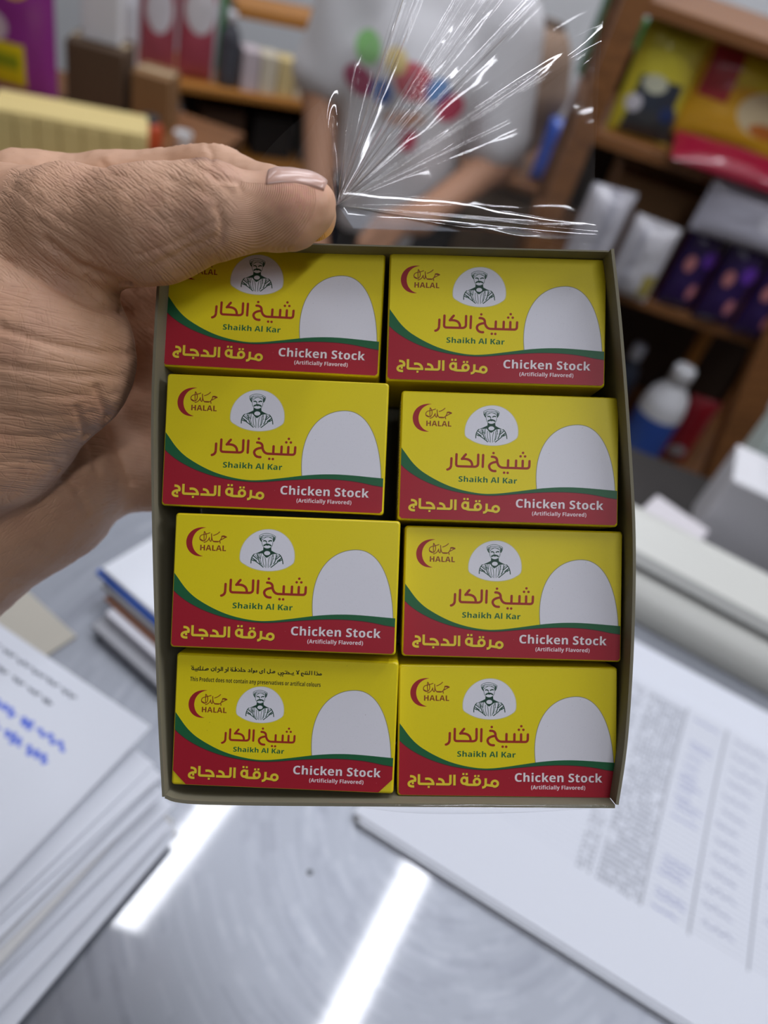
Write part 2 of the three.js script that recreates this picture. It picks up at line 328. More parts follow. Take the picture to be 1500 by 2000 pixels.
    strokes(c, [[540, 650, 'q', 530, 780, 600, 930], [580, 650, 560, 780], [850, 650, 'q', 850, 780, 800, 930], [820, 660, 850, 790], [660, 740, 'q', 690, 850, 680, 985], [760, 740, 'q', 730, 850, 735, 985], [620, 720, 'q', 600, 850, 650, 970], [800, 720, 'q', 820, 850, 770, 970], [440, 700, 520, 780], [470, 680, 540, 760], [960, 700, 890, 790], [390, 780, 460, 850], [1020, 790, 950, 860]]);
    // Arabic title, traced at 7.5 units to the pixel
    frame(7.5, 400, 850); moved(553, 455, 523, 512, 0.87);
    c.strokeStyle = c.fillStyle = INK.title; c.lineWidth = 36;
    strokes(c, [[155, 138, 150, 230, 'q', 150, 300, 92, 313], [232, 75, 225, 225, 'q', 225, 262, 262, 263, 500, 272, 'q', 555, 272, 556, 220, 560, 85], [372, 78, 312, 150], [318, 148, 'q', 470, 140, 466, 262], [634, 90, 625, 275],
      [765, 118, 'q', 850, 118, 843, 195], [822, 200, 'q', 720, 215, 722, 275, 'q', 735, 345, 815, 342], [843, 195, 'q', 860, 285, 930, 290, 1285, 304, 'q', 1325, 304, 1328, 265, 1332, 190], [1010, 175, 1005, 280], [1130, 180, 1125, 285], [1230, 185, 1226, 290]]);
    for (const [x, y] of [[790, 60], [1236, 60], [1198, 114], [1266, 116], [947, 368], [1000, 371]]) { c.beginPath(); c.arc(x, y, 19, 0, 7); c.fill(); }
    frame(7.5, 400, 850); moved(545, 565, 523, 594, 0.86);
    c.fillStyle = INK.green; c.font = 'bold 118px sans-serif'; c.save(); c.translate(252, 502); c.rotate(0.043); c.scale(890 / c.measureText('Shaikh Al Kar').width, 1); c.fillText('Shaikh Al Kar', 0, 0); c.restore();
    // Arabic line on the red field
    for (const [dx, dy, col] of [[5, 7, '#5f1018'], [0, 0, '#ead334']]) {
      frame(7.5, 325, 940); moved(345, 730, 378, 742, 0.98); c.translate(dx, dy); c.lineCap = 'butt';
      c.strokeStyle = c.fillStyle = col; c.lineWidth = 38;
      strokes(c, [[104, 110, 'q', 190, 110, 180, 178], [195, 180, 'q', 80, 180, 82, 232, 'q', 90, 272, 165, 268], [240, 82, 236, 215, 'q', 236, 232, 262, 232, 472, 240], [330, 158, 'q', 440, 140, 452, 240], [528, 165, 'q', 610, 165, 608, 246], [492, 243, 680, 250, 'q', 712, 250, 710, 215, 714, 104], [774, 104, 770, 270],
        [1244, 172, 1240, 260, 'q', 1240, 312, 1185, 312], [1225, 270, 1340, 290], [930, 250, 'q', 960, 266, 1000, 266, 1110, 270]]);
      c.beginPath(); c.ellipse(920, 200, 42, 48, 0, 0, 7); c.stroke(); c.beginPath(); c.moveTo(962, 140); c.lineTo(960, 262); c.stroke();
      c.beginPath(); c.ellipse(1110, 222, 44, 46, 0, 0, 7); c.stroke(); c.beginPath(); c.ellipse(1378, 258, 46, 44, 0, 0, 7); c.stroke();
      for (const [x, y] of [[145, 218], [382, 282], [908, 98], [958, 100], [1085, 134], [1135, 134]]) c.fillRect(x - 16, y - 16, 32, 32);
      c.lineCap = 'round';
    }
    for (const [d, col] of [[3, '#6d1420'], [0, '#efe6ea']]) {
      frame(3.125, 300, 720); moved(975, 735, 990, 735, 0.99); c.translate(d, d); c.fillStyle = col;
      c.save(); c.font = 'bold 76px sans-serif'; c.translate(773, 785); c.rotate(0.036); c.scale(553 / c.measureText('Chicken Stock').width, 1); c.fillText('Chicken Stock', 0, 0); c.restore();
      c.save(); c.font = 'bold 34px sans-serif'; c.translate(877, 836); c.rotate(0.036); c.scale(343 / c.measureText('(Artificially Flavored)').width, 1); if (!d) c.fillText('(Artificially Flavored)', 0, 0); c.restore();
    }
    if (variant) {
      base(); c.fillStyle = c.strokeStyle = '#1d1d12'; c.lineWidth = 5;
      c.save(); c.font = 'bold 37px sans-serif'; c.translate(82, 165); c.rotate(0.004); c.scale(810 / c.measureText('This Product does not contain any preservatives or artifical colours').width, 1); c.fillText('This Product does not contain any preservatives or artifical colours', 0, 0); c.restore();
      // small Arabic line above it, right to left, traced at 5.36 units to the pixel
      c.save(); c.translate(82, 62); c.rotate(-0.048); c.scale(0.594, 0.594); c.translate(-62, -40); c.lineWidth = 9;
      strokes(c, [[75, 75, 'q', 70, 95, 90, 92, 'q', 100, 70, 78, 66], [90, 92, 118, 94, 118, 80], [118, 94, 140, 95, 'q', 130, 75, 148, 72], [140, 95, 160, 97, 162, 55], [162, 97, 185, 97, 188, 78], [188, 97, 215, 98, 'q', 245, 98, 246, 85, 'q', 235, 72, 212, 97],
        [275, 85, 'q', 275, 110, 295, 107, 'q', 312, 100, 308, 78], [325, 65, 322, 105], [345, 90, 'q', 360, 80, 362, 95, 'q', 360, 118, 338, 120], [362, 100, 380, 103, 382, 66], [395, 68, 394, 104],
        [425, 95, 'q', 440, 88, 440, 102, 'q', 435, 122, 415, 122], [452, 70, 450, 110],
        [482, 90, 'q', 476, 108, 494, 108, 'q', 508, 90, 484, 86], [494, 108, 530, 110, 'q', 548, 100, 535, 92, 'q', 522, 95, 522, 110], [527, 68, 526, 110], [548, 110, 565, 112, 'q', 580, 100, 566, 96], [580, 112, 588, 112, 590, 74], [590, 112, 630, 114, 'q', 625, 95, 606, 96],
        [660, 115, 680, 118, 'q', 682, 98, 670, 96], [698, 80, 696, 120], [708, 130, 'q', 728, 125, 726, 108, 'q', 712, 100, 716, 116], [726, 118, 750, 120, 'q', 755, 104, 744, 106],
        [780, 118, 'q', 778, 140, 800, 136, 'q', 818, 128, 800, 116, 'q', 806, 102, 815, 108], [832, 86, 830, 128],
        [860, 118, 'q', 860, 142, 880, 136, 890, 128, 892, 92], [892, 128, 915, 130, 'q', 945, 132, 938, 116, 'q', 925, 108, 915, 130],
        [975, 130, 'q', 972, 158, 1000, 150, 'q', 1012, 140, 1000, 130], [1010, 135, 'q', 1025, 122, 1030, 136, 'q', 1028, 152, 1012, 154], [1030, 138, 1060, 140, 1062, 126], [1062, 140, 1090, 142, 'q', 1088, 124, 1072, 126], [1100, 142, 1130, 143, 1132, 128],
        [1165, 108, 1185, 142, 1170, 142, 1192, 106], [1215, 140, 'q', 1210, 168, 1235, 164], [1215, 136, 'q', 1235, 130, 1240, 144, 1275, 148, 1277, 132], [1258, 146, 1258, 132], [1277, 148, 1300, 148, 1302, 112], [1325, 114, 1324, 152],
        [1355, 116, 1353, 152], [1368, 156, 1390, 154, 'q', 1392, 138, 1378, 134], [1395, 154, 'q', 1430, 160, 1425, 146, 'q', 1410, 134, 1405, 154]]);
      for (const [x, y] of [[70, 54], [86, 54], [112, 106], [126, 107], [190, 66], [294, 78], [482, 74], [500, 74], [556, 84], [1000, 164], [1020, 166], [1050, 112], [1064, 113], [1120, 156], [1136, 156], [1225, 150], [1258, 120], [1272, 118], [1378, 122]]) { c.beginPath(); c.arc(x, y, 5, 0, 7); c.fill(); }
      c.restore();
    }
    // paper grain and small specks
    base();
    for (let i = 0; i < 9000; i++) { c.fillStyle = rnd() < 0.5 ? 'rgba(255,255,255,0.035)' : 'rgba(0,0,0,0.035)'; c.fillRect(rnd() * W, rnd() * H, rr(1, 4), rr(1, 4)); }
    for (let i = 0; i < 26; i++) { c.fillStyle = rnd() < 0.6 ? 'rgba(240,230,220,0.55)' : 'rgba(60,40,20,0.5)'; c.beginPath(); c.arc(rnd() * W, rnd() * H, rr(0.8, 2), 0, 7); c.fill(); }
  });
}
const cardSide = phys({ color: 0xe2cf10, roughness: 0.42, clearcoat: 0.25, clearcoatRoughness: 0.3 });
const frontMat = [0, 1].map((v) => phys({ map: frontTexture(v), roughness: 0.5, specularIntensity: 0.6, clearcoat: 0.12, clearcoatRoughness: 0.3 }));
const BW = 0.0585, BH = 0.0348, BD = 0.04;
function frontPanel(cut) {
  const w = BW - 0.0009, h = BH - 0.0009, k = cut ? 0.0035 : 0.0006, s = new THREE.Shape();
  s.moveTo(-w / 2 + k, -h / 2); s.lineTo(w / 2 - k, -h / 2); s.lineTo(w / 2, -h / 2 + k); s.lineTo(w / 2, h / 2 - 0.0005); s.lineTo(w / 2 - 0.0005, h / 2); s.lineTo(-w / 2 + 0.0005, h / 2); s.lineTo(-w / 2, h / 2 - 0.0005); s.lineTo(-w / 2, -h / 2 + k); s.closePath();
  const g = new THREE.ExtrudeGeometry(s, { depth: 0.0003, bevelEnabled: false });
  const p = g.attributes.position, uv = g.attributes.uv;
  for (let i = 0; i < p.count; i++) uv.setXY(i, p.getX(i) / w + 0.5, p.getY(i) / h + 0.5);
  return g;
}
const bodyGeo = new RoundedBoxGeometry(BW, BH, BD, 3, 0.0009), plateGeo = [frontPanel(false), frontPanel(true)];
const barcodeMat = std(0xffffff, 0.5, { map: canvas(64, 512, (c, w, h) => { c.fillStyle = '#e8e6da'; c.fillRect(0, 0, w, h); c.fillStyle = '#15130f'; for (let y = 14; y < h - 14;) { const t = rr(3, 9); c.fillRect(6, y, w - 12, t); y += t + rr(3, 9); } }) });
const cartons = [
  ['printed yellow stock cube carton under the thumb in the held tray', [328, 463, 752, 484, 742, 740, 318, 716], 424, -2],
  ['printed yellow stock cube carton right of the thumb, under the wrinkled film', [758, 487, 1185, 500, 1178, 762, 762, 748], 427, -4],
  ['printed yellow stock cube carton directly below the carton under the thumb', [324, 728, 759, 746, 750, 1008, 316, 988], 435, -1],
  ['printed yellow stock cube carton with a barcode strip on its side', [779, 757, 1210, 772, 1203, 1032, 787, 1019], 429, -6],
  ['printed yellow stock cube carton above the one with the extra notice line', [342, 1000, 783, 1017, 771, 1281, 333, 1265], 441, -2],
  ['printed yellow stock cube carton directly below the one with a barcode strip', [789, 1024, 1218, 1038, 1210, 1293, 789, 1283], 428, -4],
  ['printed yellow stock cube carton with an extra black notice line along its top', [348, 1270, 779, 1290, 768, 1555, 331, 1538], 435, 0],
  ['printed yellow stock cube carton right of the one with the extra notice line', [782, 1295, 1211, 1301, 1198, 1563, 775, 1557], 429, -3],
];
cartons.forEach(([label, q, wpx, tilt], i) => {
  const d = BW * S / wpx, cx = (q[0] + q[2] + q[4] + q[6]) / 4, cy = (q[1] + q[3] + q[5] + q[7]) / 4;
  const rz = -Math.atan2((q[3] - q[1]) + (q[5] - q[7]), (q[2] - q[0]) + (q[4] - q[6]));
  const g = new THREE.Group(); g.name = 'stock_carton';
  mesh('body', bodyGeo, cardSide, g, 0, 0, -BD / 2);
  mesh('front_panel', plateGeo[i === 6 ? 1 : 0], [frontMat[i === 6 ? 1 : 0], cardSide], g, 0, 0, -0.0001);
  if (i === 3) { const b = mesh('barcode', new THREE.BoxGeometry(0.0002, 0.029, 0.022), barcodeMat, g, -BW / 2, 0.0005, -0.014); b.userData.label = 'white strip with a black barcode'; }
  held(g, (cx - 750) / S * d, (1000 - cy) / S * d, 0.2 - d, -THREE.MathUtils.degToRad(-tilt) * 0.6, 0, rz);
  tag(g, label, 'carton', 'stock cube cartons in the tray');
});
{ // the cardboard tray, walls bowed outwards
  const kraft = std(0x7f7a66, 0.85);
  const g = new THREE.Group(); g.name = 'display_tray';
  const wall = (name, pts, thick, z0, z1, out) => {
    const P = pts.map(([x, y]) => hp(x, y, 0)).map((v) => new THREE.Vector2(v.x, v.y));
    const c = new THREE.SplineCurve(P).getPoints(40), s = new THREE.Shape();
    const nrm = (i) => { const a = c[Math.max(0, i - 1)], b = c[Math.min(c.length - 1, i + 1)], d = b.clone().sub(a).normalize(); return new THREE.Vector2(-d.y, d.x).multiplyScalar(out * thick); };
    c.forEach((p, i) => (i ? s.lineTo(p.x, p.y) : s.moveTo(p.x, p.y)));
    for (let i = c.length - 1; i >= 0; i--) { const n = nrm(i); s.lineTo(c[i].x + n.x, c[i].y + n.y); }
    s.closePath();
    const e = new THREE.ExtrudeGeometry(s, { depth: (z1 - z0) / 1000, bevelEnabled: false });
    return mesh(name, e, kraft, g, 0, 0, z0 / 1000);
  };
  wall('side_wall', [[321, 466], [310, 640], [304, 800], [305, 1000], [310, 1200], [316, 1380], [325, 1552]], 0.0007, -49, 1.5, -1);
  wall('side_wall', [[1190, 490], [1206, 640], [1222, 850], [1232, 1050], [1229, 1250], [1217, 1440], [1199, 1567]], 0.0008, -49, 1.5, 1);
  wall('top_wall', [[321, 466], [620, 477], [900, 484], [1190, 491]], 0.0004, -49, -0.5, 1);
  wall('bottom_wall', [[325, 1550], [400, 1562], [760, 1566], [1199, 1569]], 0.0009, -49, 1, -1);
  const bs = new THREE.Shape([[322, 468], [1190, 492], [1232, 1050], [1199, 1567], [326, 1552], [305, 1000]].map(([x, y]) => { const v = hp(x, y, 0); return new THREE.Vector2(v.x, v.y); }));
  mesh('back_wall', new THREE.ExtrudeGeometry(bs, { depth: 0.0008, bevelEnabled: false }), kraft, g, 0, 0, -0.0498);
  held(g, 0, 0, 0);
  tag(g, 'grey brown cardboard tray holding eight yellow cartons', 'tray');
}

// ---------------------------------------------------------------- the hand
const HB = [];
function bone(a, ra, b, rb) {   // [px, py, z mm], radius px
  const A = hp(...a), B = hp(...b), ka = (0.2 - a[2] / 1000) / S, kb = (0.2 - b[2] / 1000) / S;
  HB.push([A.x, A.y, A.z, ra * ka, B.x, B.y, B.z, rb * kb]);
}
bone([430, 420, 17], 78, [560, 414, 14], 64);      // thumb end
bone([560, 414, 14], 64, [604, 402, 13], 52);
bone([150, 455, 6], 118, [300, 440, 14], 103);     // thumb
bone([300, 440, 14], 103, [400, 408, 17], 88);
bone([40, 470, -12], 140, [150, 455, 4], 116);
bone([190, 440, -4], 78, [120, 430, -34], 84);      // web between thumb and index
bone([30, 560, -4], 150, [75, 690, -2], 172);      // ball of the thumb
bone([75, 690, -2], 172, [-60, 800, -8], 198);
bone([-60, 800, -8], 198, [-300, 930, -20], 230);
bone([-60, 470, -38], 140, [60, 395, -36], 92);    // index
bone([60, 395, -36], 88, [230, 372, -36], 66);
bone([230, 372, -36], 66, [408, 346, -34], 64);
bone([408, 346, -34], 64, [520, 392, -24], 58);
bone([520, 392, -24], 58, [610, 424, -10], 48);
bone([60, 560, -60], 140, [120, 760, -70], 130);   // palm
bone([120, 760, -70], 130, [40, 930, -46], 186);
bone([40, 930, -46], 186, [-170, 1060, -44], 205);
bone([-170, 1060, -44], 205, [-420, 1200, -44], 220);
bone([-100, 800, -30], 200, [-420, 1100, -40], 240);
bone([150, 480, -58], 85, [420, 480, -66], 60);
bone([170, 560, -70], 92, [480, 560, -66], 72);    // fingers behind the tray
bone([170, 700, -74], 90, [490, 690, -65], 72);
bone([170, 820, -72], 88, [480, 820, -65], 70);
bone([150, 915, -60], 92, [420, 930, -64], 64);
const unite = (a, b, k) => (x, y, z) => { const p = a(x, y, z), q = b(x, y, z), h = Math.max(k - Math.abs(p - q), 0) / k; return Math.min(p, q) - h * h * k * 0.25; };
const handField = unite(unite(field(HB.slice(0, 9), 0.006), field(HB.slice(14), 0.006), 0.004), field(HB.slice(9, 14), 0.005), 0.0016);
{
  const lo = hp(-250, 1300, -40), skinF = handField;
  const g = surfaceNets(skinF, [-0.155, -0.05, -0.1], [-0.008, 0.108, 0.034], 0.00075);
  const p = g.attributes.position, nrm = g.attributes.normal, uv = new Float32Array(p.count * 2);
  // folds of the skin, cut into the surface: [depth mm, width px, points]
  const folds = [[1.5, 9, [[255, 562], [215, 545], [150, 520], [90, 470]]], [1.3, 8, [[250, 612], [190, 600], [110, 560], [0, 500]]], [0.9, 8, [[255, 690], [190, 690], [100, 672], [0, 640]]], [0.7, 7, [[245, 735], [150, 735], [60, 722], [0, 712]]],
    [0.5, 6, [[230, 770], [130, 775], [0, 760]]], [0.5, 6, [[205, 805], [100, 815], [0, 805]]], [0.5, 6, [[180, 840], [90, 855], [0, 850]]], [0.4, 6, [[130, 890], [60, 900], [0, 905]]],
    [0.9, 7, [[432, 470], [436, 440], [425, 405]]], [0.5, 5, [[395, 330], [425, 350], [465, 355], [472, 372]]], [0.5, 5, [[375, 318], [410, 340], [450, 375]]], [0.35, 5, [[330, 350], [390, 370], [440, 400]]], [0.4, 5, [[200, 318], [215, 340], [240, 345]]], [0.5, 6, [[405, 285], [415, 300], [412, 318]]],
    [0.8, 8, [[175, 520], [170, 550], [190, 580]]], [0.35, 5, [[60, 420], [150, 480], [230, 550]]], [0.35, 5, [[20, 360], [120, 430], [220, 500]]], [0.4, 6, [[300, 520], [380, 480], [430, 460]]], [0.4, 5, [[270, 500], [350, 470], [420, 430]]],
    [1.2, 9, [[190, 760], [220, 840], [255, 940]]], [1.0, 9, [[150, 800], [180, 880], [190, 920]]], [0.7, 9, [[60, 905], [100, 905], [150, 950], [170, 1000]]]];
  const segs = [];
  for (const [d, w, pts] of folds) for (let i = 0; i < pts.length - 1; i++) segs.push([d, w, ...pts[i], ...pts[i + 1]]);
  for (let i = 0; i < p.count; i++) {
    const x = p.getX(i), y = p.getY(i), z = p.getZ(i), dd = 0.2 - z, px = 750 + x / dd * S, py = 1000 - y / dd * S;
    let cut = 0;
    if (nrm.getZ(i) > -0.1) for (const [d, w, ax, ay, bx, by] of segs) {
      const ex = bx - ax, ey = by - ay, t = Math.min(1, Math.max(0, ((px - ax) * ex + (py - ay) * ey) / (ex * ex + ey * ey))), q = Math.hypot(px - ax - t * ex, py - ay - t * ey) / w;
      if (q < 3) cut = Math.max(cut, d * Math.exp(-q * q));
    }
    const bump = 0.00035 * noise.noise(x * 120, y * 120, z * 120) + 0.0002 * noise.noise(x * 330, y * 330, z * 330), s = bump - cut * 0.0008;
    p.setXYZ(i, x + nrm.getX(i) * s, y + nrm.getY(i) * s, z + nrm.getZ(i) * s);
    uv[2 * i] = (x + 0.16) / 0.16; uv[2 * i + 1] = (y + 0.052) / 0.16;
  }
  g.setAttribute('uv', new THREE.BufferAttribute(uv, 2));
  g.computeVertexNormals();
  // canvas frame of the hand: 1600 units across 160 mm
  const K = 1600, X = (px) => ((px - 750) / S * 0.19 + 0.16) / 0.16 * K, Y = (py) => K - ((1000 - py) / S * 0.19 + 0.052) / 0.16 * K;
  const skinTex = canvas(K, K, (c) => {
    c.fillStyle = '#cfa283'; c.fillRect(0, 0, K, K);
    const blob = (px, py, r, col) => { const gr = c.createRadialGradient(X(px), Y(py), 0, X(px), Y(py), r); gr.addColorStop(0, col); gr.addColorStop(1, col.replace(/[\d.]+\)$/, '0)')); c.fillStyle = gr; c.fillRect(X(px) - r, Y(py) - r, 2 * r, 2 * r); };
    for (let i = 0; i < 700; i++) blob(rr(-300, 680), rr(250, 1250), rr(15, 70), rnd() < 0.5 ? 'rgba(225,185,160,0.10)' : 'rgba(150,95,75,0.10)');
    for (let i = 0; i < 60; i++) blob(rr(395, 470), rr(312, 362), rr(10, 26), 'rgba(95,55,40,0.13)');      // darker skin over the thumb knuckle
    for (let i = 0; i < 24; i++) blob(rr(540, 640), rr(390, 450), rr(25, 60), 'rgba(200,105,85,0.035)');      // pinker tip
    for (let i = 0; i < 9000; i++) { c.fillStyle = rnd() < 0.5 ? 'rgba(240,205,180,0.10)' : 'rgba(120,70,50,0.10)'; c.fillRect(rnd() * K, rnd() * K, rr(1, 4), rr(1, 4)); }
  });
  const skinBump = canvas(K, K, (c) => {
    c.fillStyle = '#b0b0b0'; c.fillRect(0, 0, K, K);
    const line = (px, py, a, l, w, s) => { c.strokeStyle = `rgba(30,30,30,${s})`; c.lineWidth = w; c.beginPath(); c.moveTo(X(px), Y(py)); c.quadraticCurveTo(X(px) + Math.cos(a) * l / 2 + rr(-4, 4), Y(py) + Math.sin(a) * l / 2 + rr(-4, 4), X(px) + Math.cos(a + 0.15) * l, Y(py) + Math.sin(a + 0.15) * l); c.stroke(); };
    for (let i = 0; i < 1500; i++) line(rr(0, 450), rr(310, 560), rr(0.35, 0.75), rr(15, 70), rr(1.5, 3.5), rr(0.12, 0.4));
    for (let i = 0; i < 900; i++) line(rr(0, 450), rr(310, 560), rr(-0.7, -0.2), rr(12, 40), rr(1.2, 2.5), rr(0.1, 0.3));
    for (let i = 0; i < 650; i++) line(rr(-200, 250), rr(580, 960), rr(-0.15, 0.12), rr(40, 190), rr(1.2, 3), rr(0.1, 0.3));
    for (let i = 0; i < 500; i++) line(rr(-200, 250), rr(580, 960), rr(1.1, 1.9), rr(15, 50), rr(1, 2.2), rr(0.1, 0.25));
    for (let i = 0; i < 900; i++) line(rr(-200, 260), rr(930, 1180), rr(-1.1, -0.6), rr(20, 70), rr(1.2, 3), rr(0.1, 0.3));
    c.lineWidth = 2; for (let i = 0; i < 34; i++) { c.strokeStyle = 'rgba(20,20,20,0.5)'; c.beginPath(); c.ellipse(X(470), Y(405), 30 + i * 5, 22 + i * 3.6, 0.2, -0.3, 1.9); c.stroke(); }
  }, false);
  const skin = phys({ map: skinTex, roughness: 0.52, bumpMap: skinBump, bumpScale: 0.0005, sheen: 0.15, sheenRoughness: 0.5, sheenColor: new THREE.Color(0.9, 0.7, 0.6) });
  const hand = mesh('person', g, skin);
  // thumb nail: a plate grown off the surface around the axis of the thumb end
  const a = hp(530, 412, 15), b = hp(626, 404, 13), nu = 22, nv = 18, pos = [], idx = [];
  for (let layer = 0; layer < 2; layer++) for (let i = 0; i <= nu; i++) for (let j = 0; j <= nv; j++) {
    const u = i / nu, th = THREE.MathUtils.lerp(-0.05, 1.5, j / nv) , o = a.clone().lerp(b, u * (1 - 0.05 * (2 * j / nv - 1) ** 2));
    const dir = new THREE.Vector3(u > 0.8 ? (u - 0.8) * 1.6 : 0, Math.sin(th + 0.35) , Math.cos(th + 0.35)).normalize();
    let t = 0.001;
    for (let k = 0; k < 60; k++) { const q = o.clone().addScaledVector(dir, t), f = handField(q.x, q.y, q.z); if (f > -1e-6) break; t += Math.max(-f * 0.8, 1e-5); }
    const edge = Math.min(1, 6 * Math.min(u + 0.02, (j / nv), 1 - j / nv));
    o.addScaledVector(dir, t + (layer ? -0.0004 : 0.0002 + 0.0005 * edge));
    pos.push(o.x, o.y, o.z);
  }
  const at = (l, i, j) => l * (nu + 1) * (nv + 1) + i * (nv + 1) + j;
  for (let l = 0; l < 2; l++) for (let i = 0; i < nu; i++) for (let j = 0; j < nv; j++) { const q = [at(l, i, j), at(l, i, j + 1), at(l, i + 1, j + 1), at(l, i + 1, j)]; idx.push(q[0], q[1], q[2], q[0], q[2], q[3]); }
  const rim = []; for (let j = 0; j <= nv; j++) rim.push([0, j]); for (let i = 1; i <= nu; i++) rim.push([i, nv]); for (let j = nv - 1; j >= 0; j--) rim.push([nu, j]); for (let i = nu - 1; i >= 0; i--) rim.push([i, 0]);
  for (let k = 0; k < rim.length - 1; k++) { const [i, j] = rim[k], [m, n] = rim[k + 1]; idx.push(at(0, i, j), at(1, i, j), at(1, m, n), at(0, i, j), at(1, m, n), at(0, m, n)); }
  const ng = new THREE.BufferGeometry(); ng.setAttribute('position', new THREE.Float32BufferAttribute(pos, 3)); ng.setIndex(idx); ng.computeVertexNormals();
  const nail = mesh('thumb_nail', ng, phys({ color: 0xcba08f, roughness: 0.3, clearcoat: 0.5, clearcoatRoughness: 0.25 }), hand);
  nail.userData.label = 'glossy pinkish thumb nail';
  held(hand, 0, 0, 0);
  tag(hand, 'bare hand pinching clear film above the tray between thumb and index finger', 'person');
}

// ---------------------------------------------------------------- clear film
const filmMat = phys({ color: 0xffffff, transmission: 1, roughness: 0.06, thickness: 0, ior: 1.45, side: THREE.DoubleSide });
{
  const g = new THREE.Group(); g.name = 'plastic_film';
  const fan = (K, border, zEdge, pleats, bulge, nt = 420, ns = 40) => {
    const c = new THREE.CatmullRomCurve3(border.map(([x, y, z]) => new THREE.Vector3(x, y, z)), false, 'centripetal').getPoints(nt), pos = [], idx = [];
    for (let i = 0; i <= nt; i++) {
      const t = i / nt;
      for (let j = 0; j <= ns; j++) {
        const s = j / ns, px = K[0] + (c[i].x - K[0]) * s, py = K[1] + (c[i].y - K[1]) * s;
        let z = K[2] + (c[i].z - K[2]) * s + bulge * Math.sin(Math.PI * s) * Math.sin(Math.PI * t);
        for (const [tp, w, amp] of pleats) { const q = (t - tp) / w; if (Math.abs(q) < 3) z += amp * Math.exp(-q * q) * Math.pow(Math.sin(Math.PI * Math.min(1, s * 0.85 + 0.08)), 0.7) * (1 + 0.25 * Math.sin(9 * s + tp * 40)); }
        z += 0.5 * noise.noise(px * 0.012, py * 0.012, 3.3) + 0.06 * noise.noise(px * 0.05, py * 0.05, 7.1);
        const v = hp(px, py, z); pos.push(v.x, v.y, v.z);
        if (i < nt && j < ns) { const a = i * (ns + 1) + j; idx.push(a, a + 1, a + ns + 2, a, a + ns + 2, a + ns + 1); }
      }
    }
    const q = new THREE.BufferGeometry(); q.setAttribute('position', new THREE.Float32BufferAttribute(pos, 3)); q.setIndex(idx); q.computeVertexNormals(); return q;
  };
  const pl = []; for (let i = 0; i < 9; i++) pl.push([rr(0.30, 0.56), rr(0.005, 0.012), rr(-1.4, 1.4)]);
  for (const [t, w, a] of [[0.36, 0.006, 4], [0.40, 0.004, 3.5], [0.45, 0.009, 5], [0.48, 0.004, -4], [0.52, 0.007, 4.5], [0.16, 0.02, 2.5], [0.62, 0.012, 2], [0.8, 0.014, 2]]) pl.push([t, w, a]);
  const edge = [[478, 345, 2], [545, 268, 2], [625, 196, 1], [700, 110, 0], [770, 0, -1], [830, -90, -2], [1000, -110, -4], [1190, -100, -6], [1176, 60, -6], [1166, 250, -5], [1162, 432, -2], [1172, 476, -1], [900, 484, -1], [660, 478, 0]];
  mesh('front_sheet', fan([657, 402, 3], edge, 0, pl, 3), filmMat, g);
  const pl2 = []; for (let i = 0; i < 16; i++) pl2.push([rr(0.15, 0.6), rr(0.003, 0.012), rr(-2.5, 2.5)]);
  mesh('back_sheet', fan([660, 400, -3], [[560, 330, -12], [640, 200, -16], [740, 60, -20], [860, -110, -24], [1150, -110, -30], [1158, 200, -38], [1160, 400, -44], [1150, 455, -44], [900, 452, -44], [690, 446, -44]], 0, pl2, -4, 300, 30), filmMat, g);
  // folded flap lying along the top edge of the tray
  const strip = (rows, n = 60) => {
    const pos = [], idx = [], cs = rows.map((r) => new THREE.CatmullRomCurve3(r.map((v) => new THREE.Vector3(...v))).getPoints(n));
    cs.forEach((c, j) => c.forEach((v, i) => { const q = hp(v.x, v.y, v.z + 0.35 * noise.noise(v.x * 0.012, v.y * 0.05, j)); pos.push(q.x, q.y, q.z); if (i < n && j < rows.length - 1) { const a = j * (n + 1) + i; idx.push(a, a + n + 1, a + n + 2, a, a + n + 2, a + 1); } }));
    const q = new THREE.BufferGeometry(); q.setAttribute('position', new THREE.Float32BufferAttribute(pos, 3)); q.setIndex(idx); q.computeVertexNormals(); return q;
  };
  mesh('folded_flap', strip([[[668, 372, 4], [850, 385, 2], [1010, 415, 1], [1168, 440, 1]], [[672, 400, 6], [850, 412, 5], [1010, 432, 4], [1164, 450, 3]], [[668, 440, 4], [850, 446, 3], [1010, 455, 3], [1170, 468, 2]], [[655, 476, 1.6], [850, 481, 1.2], [1010, 485, 1.2], [1186, 489, 1.2]]]), filmMat, g);
  mesh('lower_flap', strip([[[640, 1566, 2], [800, 1569, 2], [1000, 1570, 2], [1196, 1570, 2]], [[660, 1572, 4], [800, 1580, 4], [1000, 1584, 4], [1192, 1574, 4]], [[690, 1575, 2], [800, 1588, 0], [1000, 1588, 0], [1180, 1578, 2]]], 30), filmMat, g);
  held(g, 0, 0, 0);
  tag(g, 'crumpled clear plastic film gathered at the thumb above the tray', 'film');
}

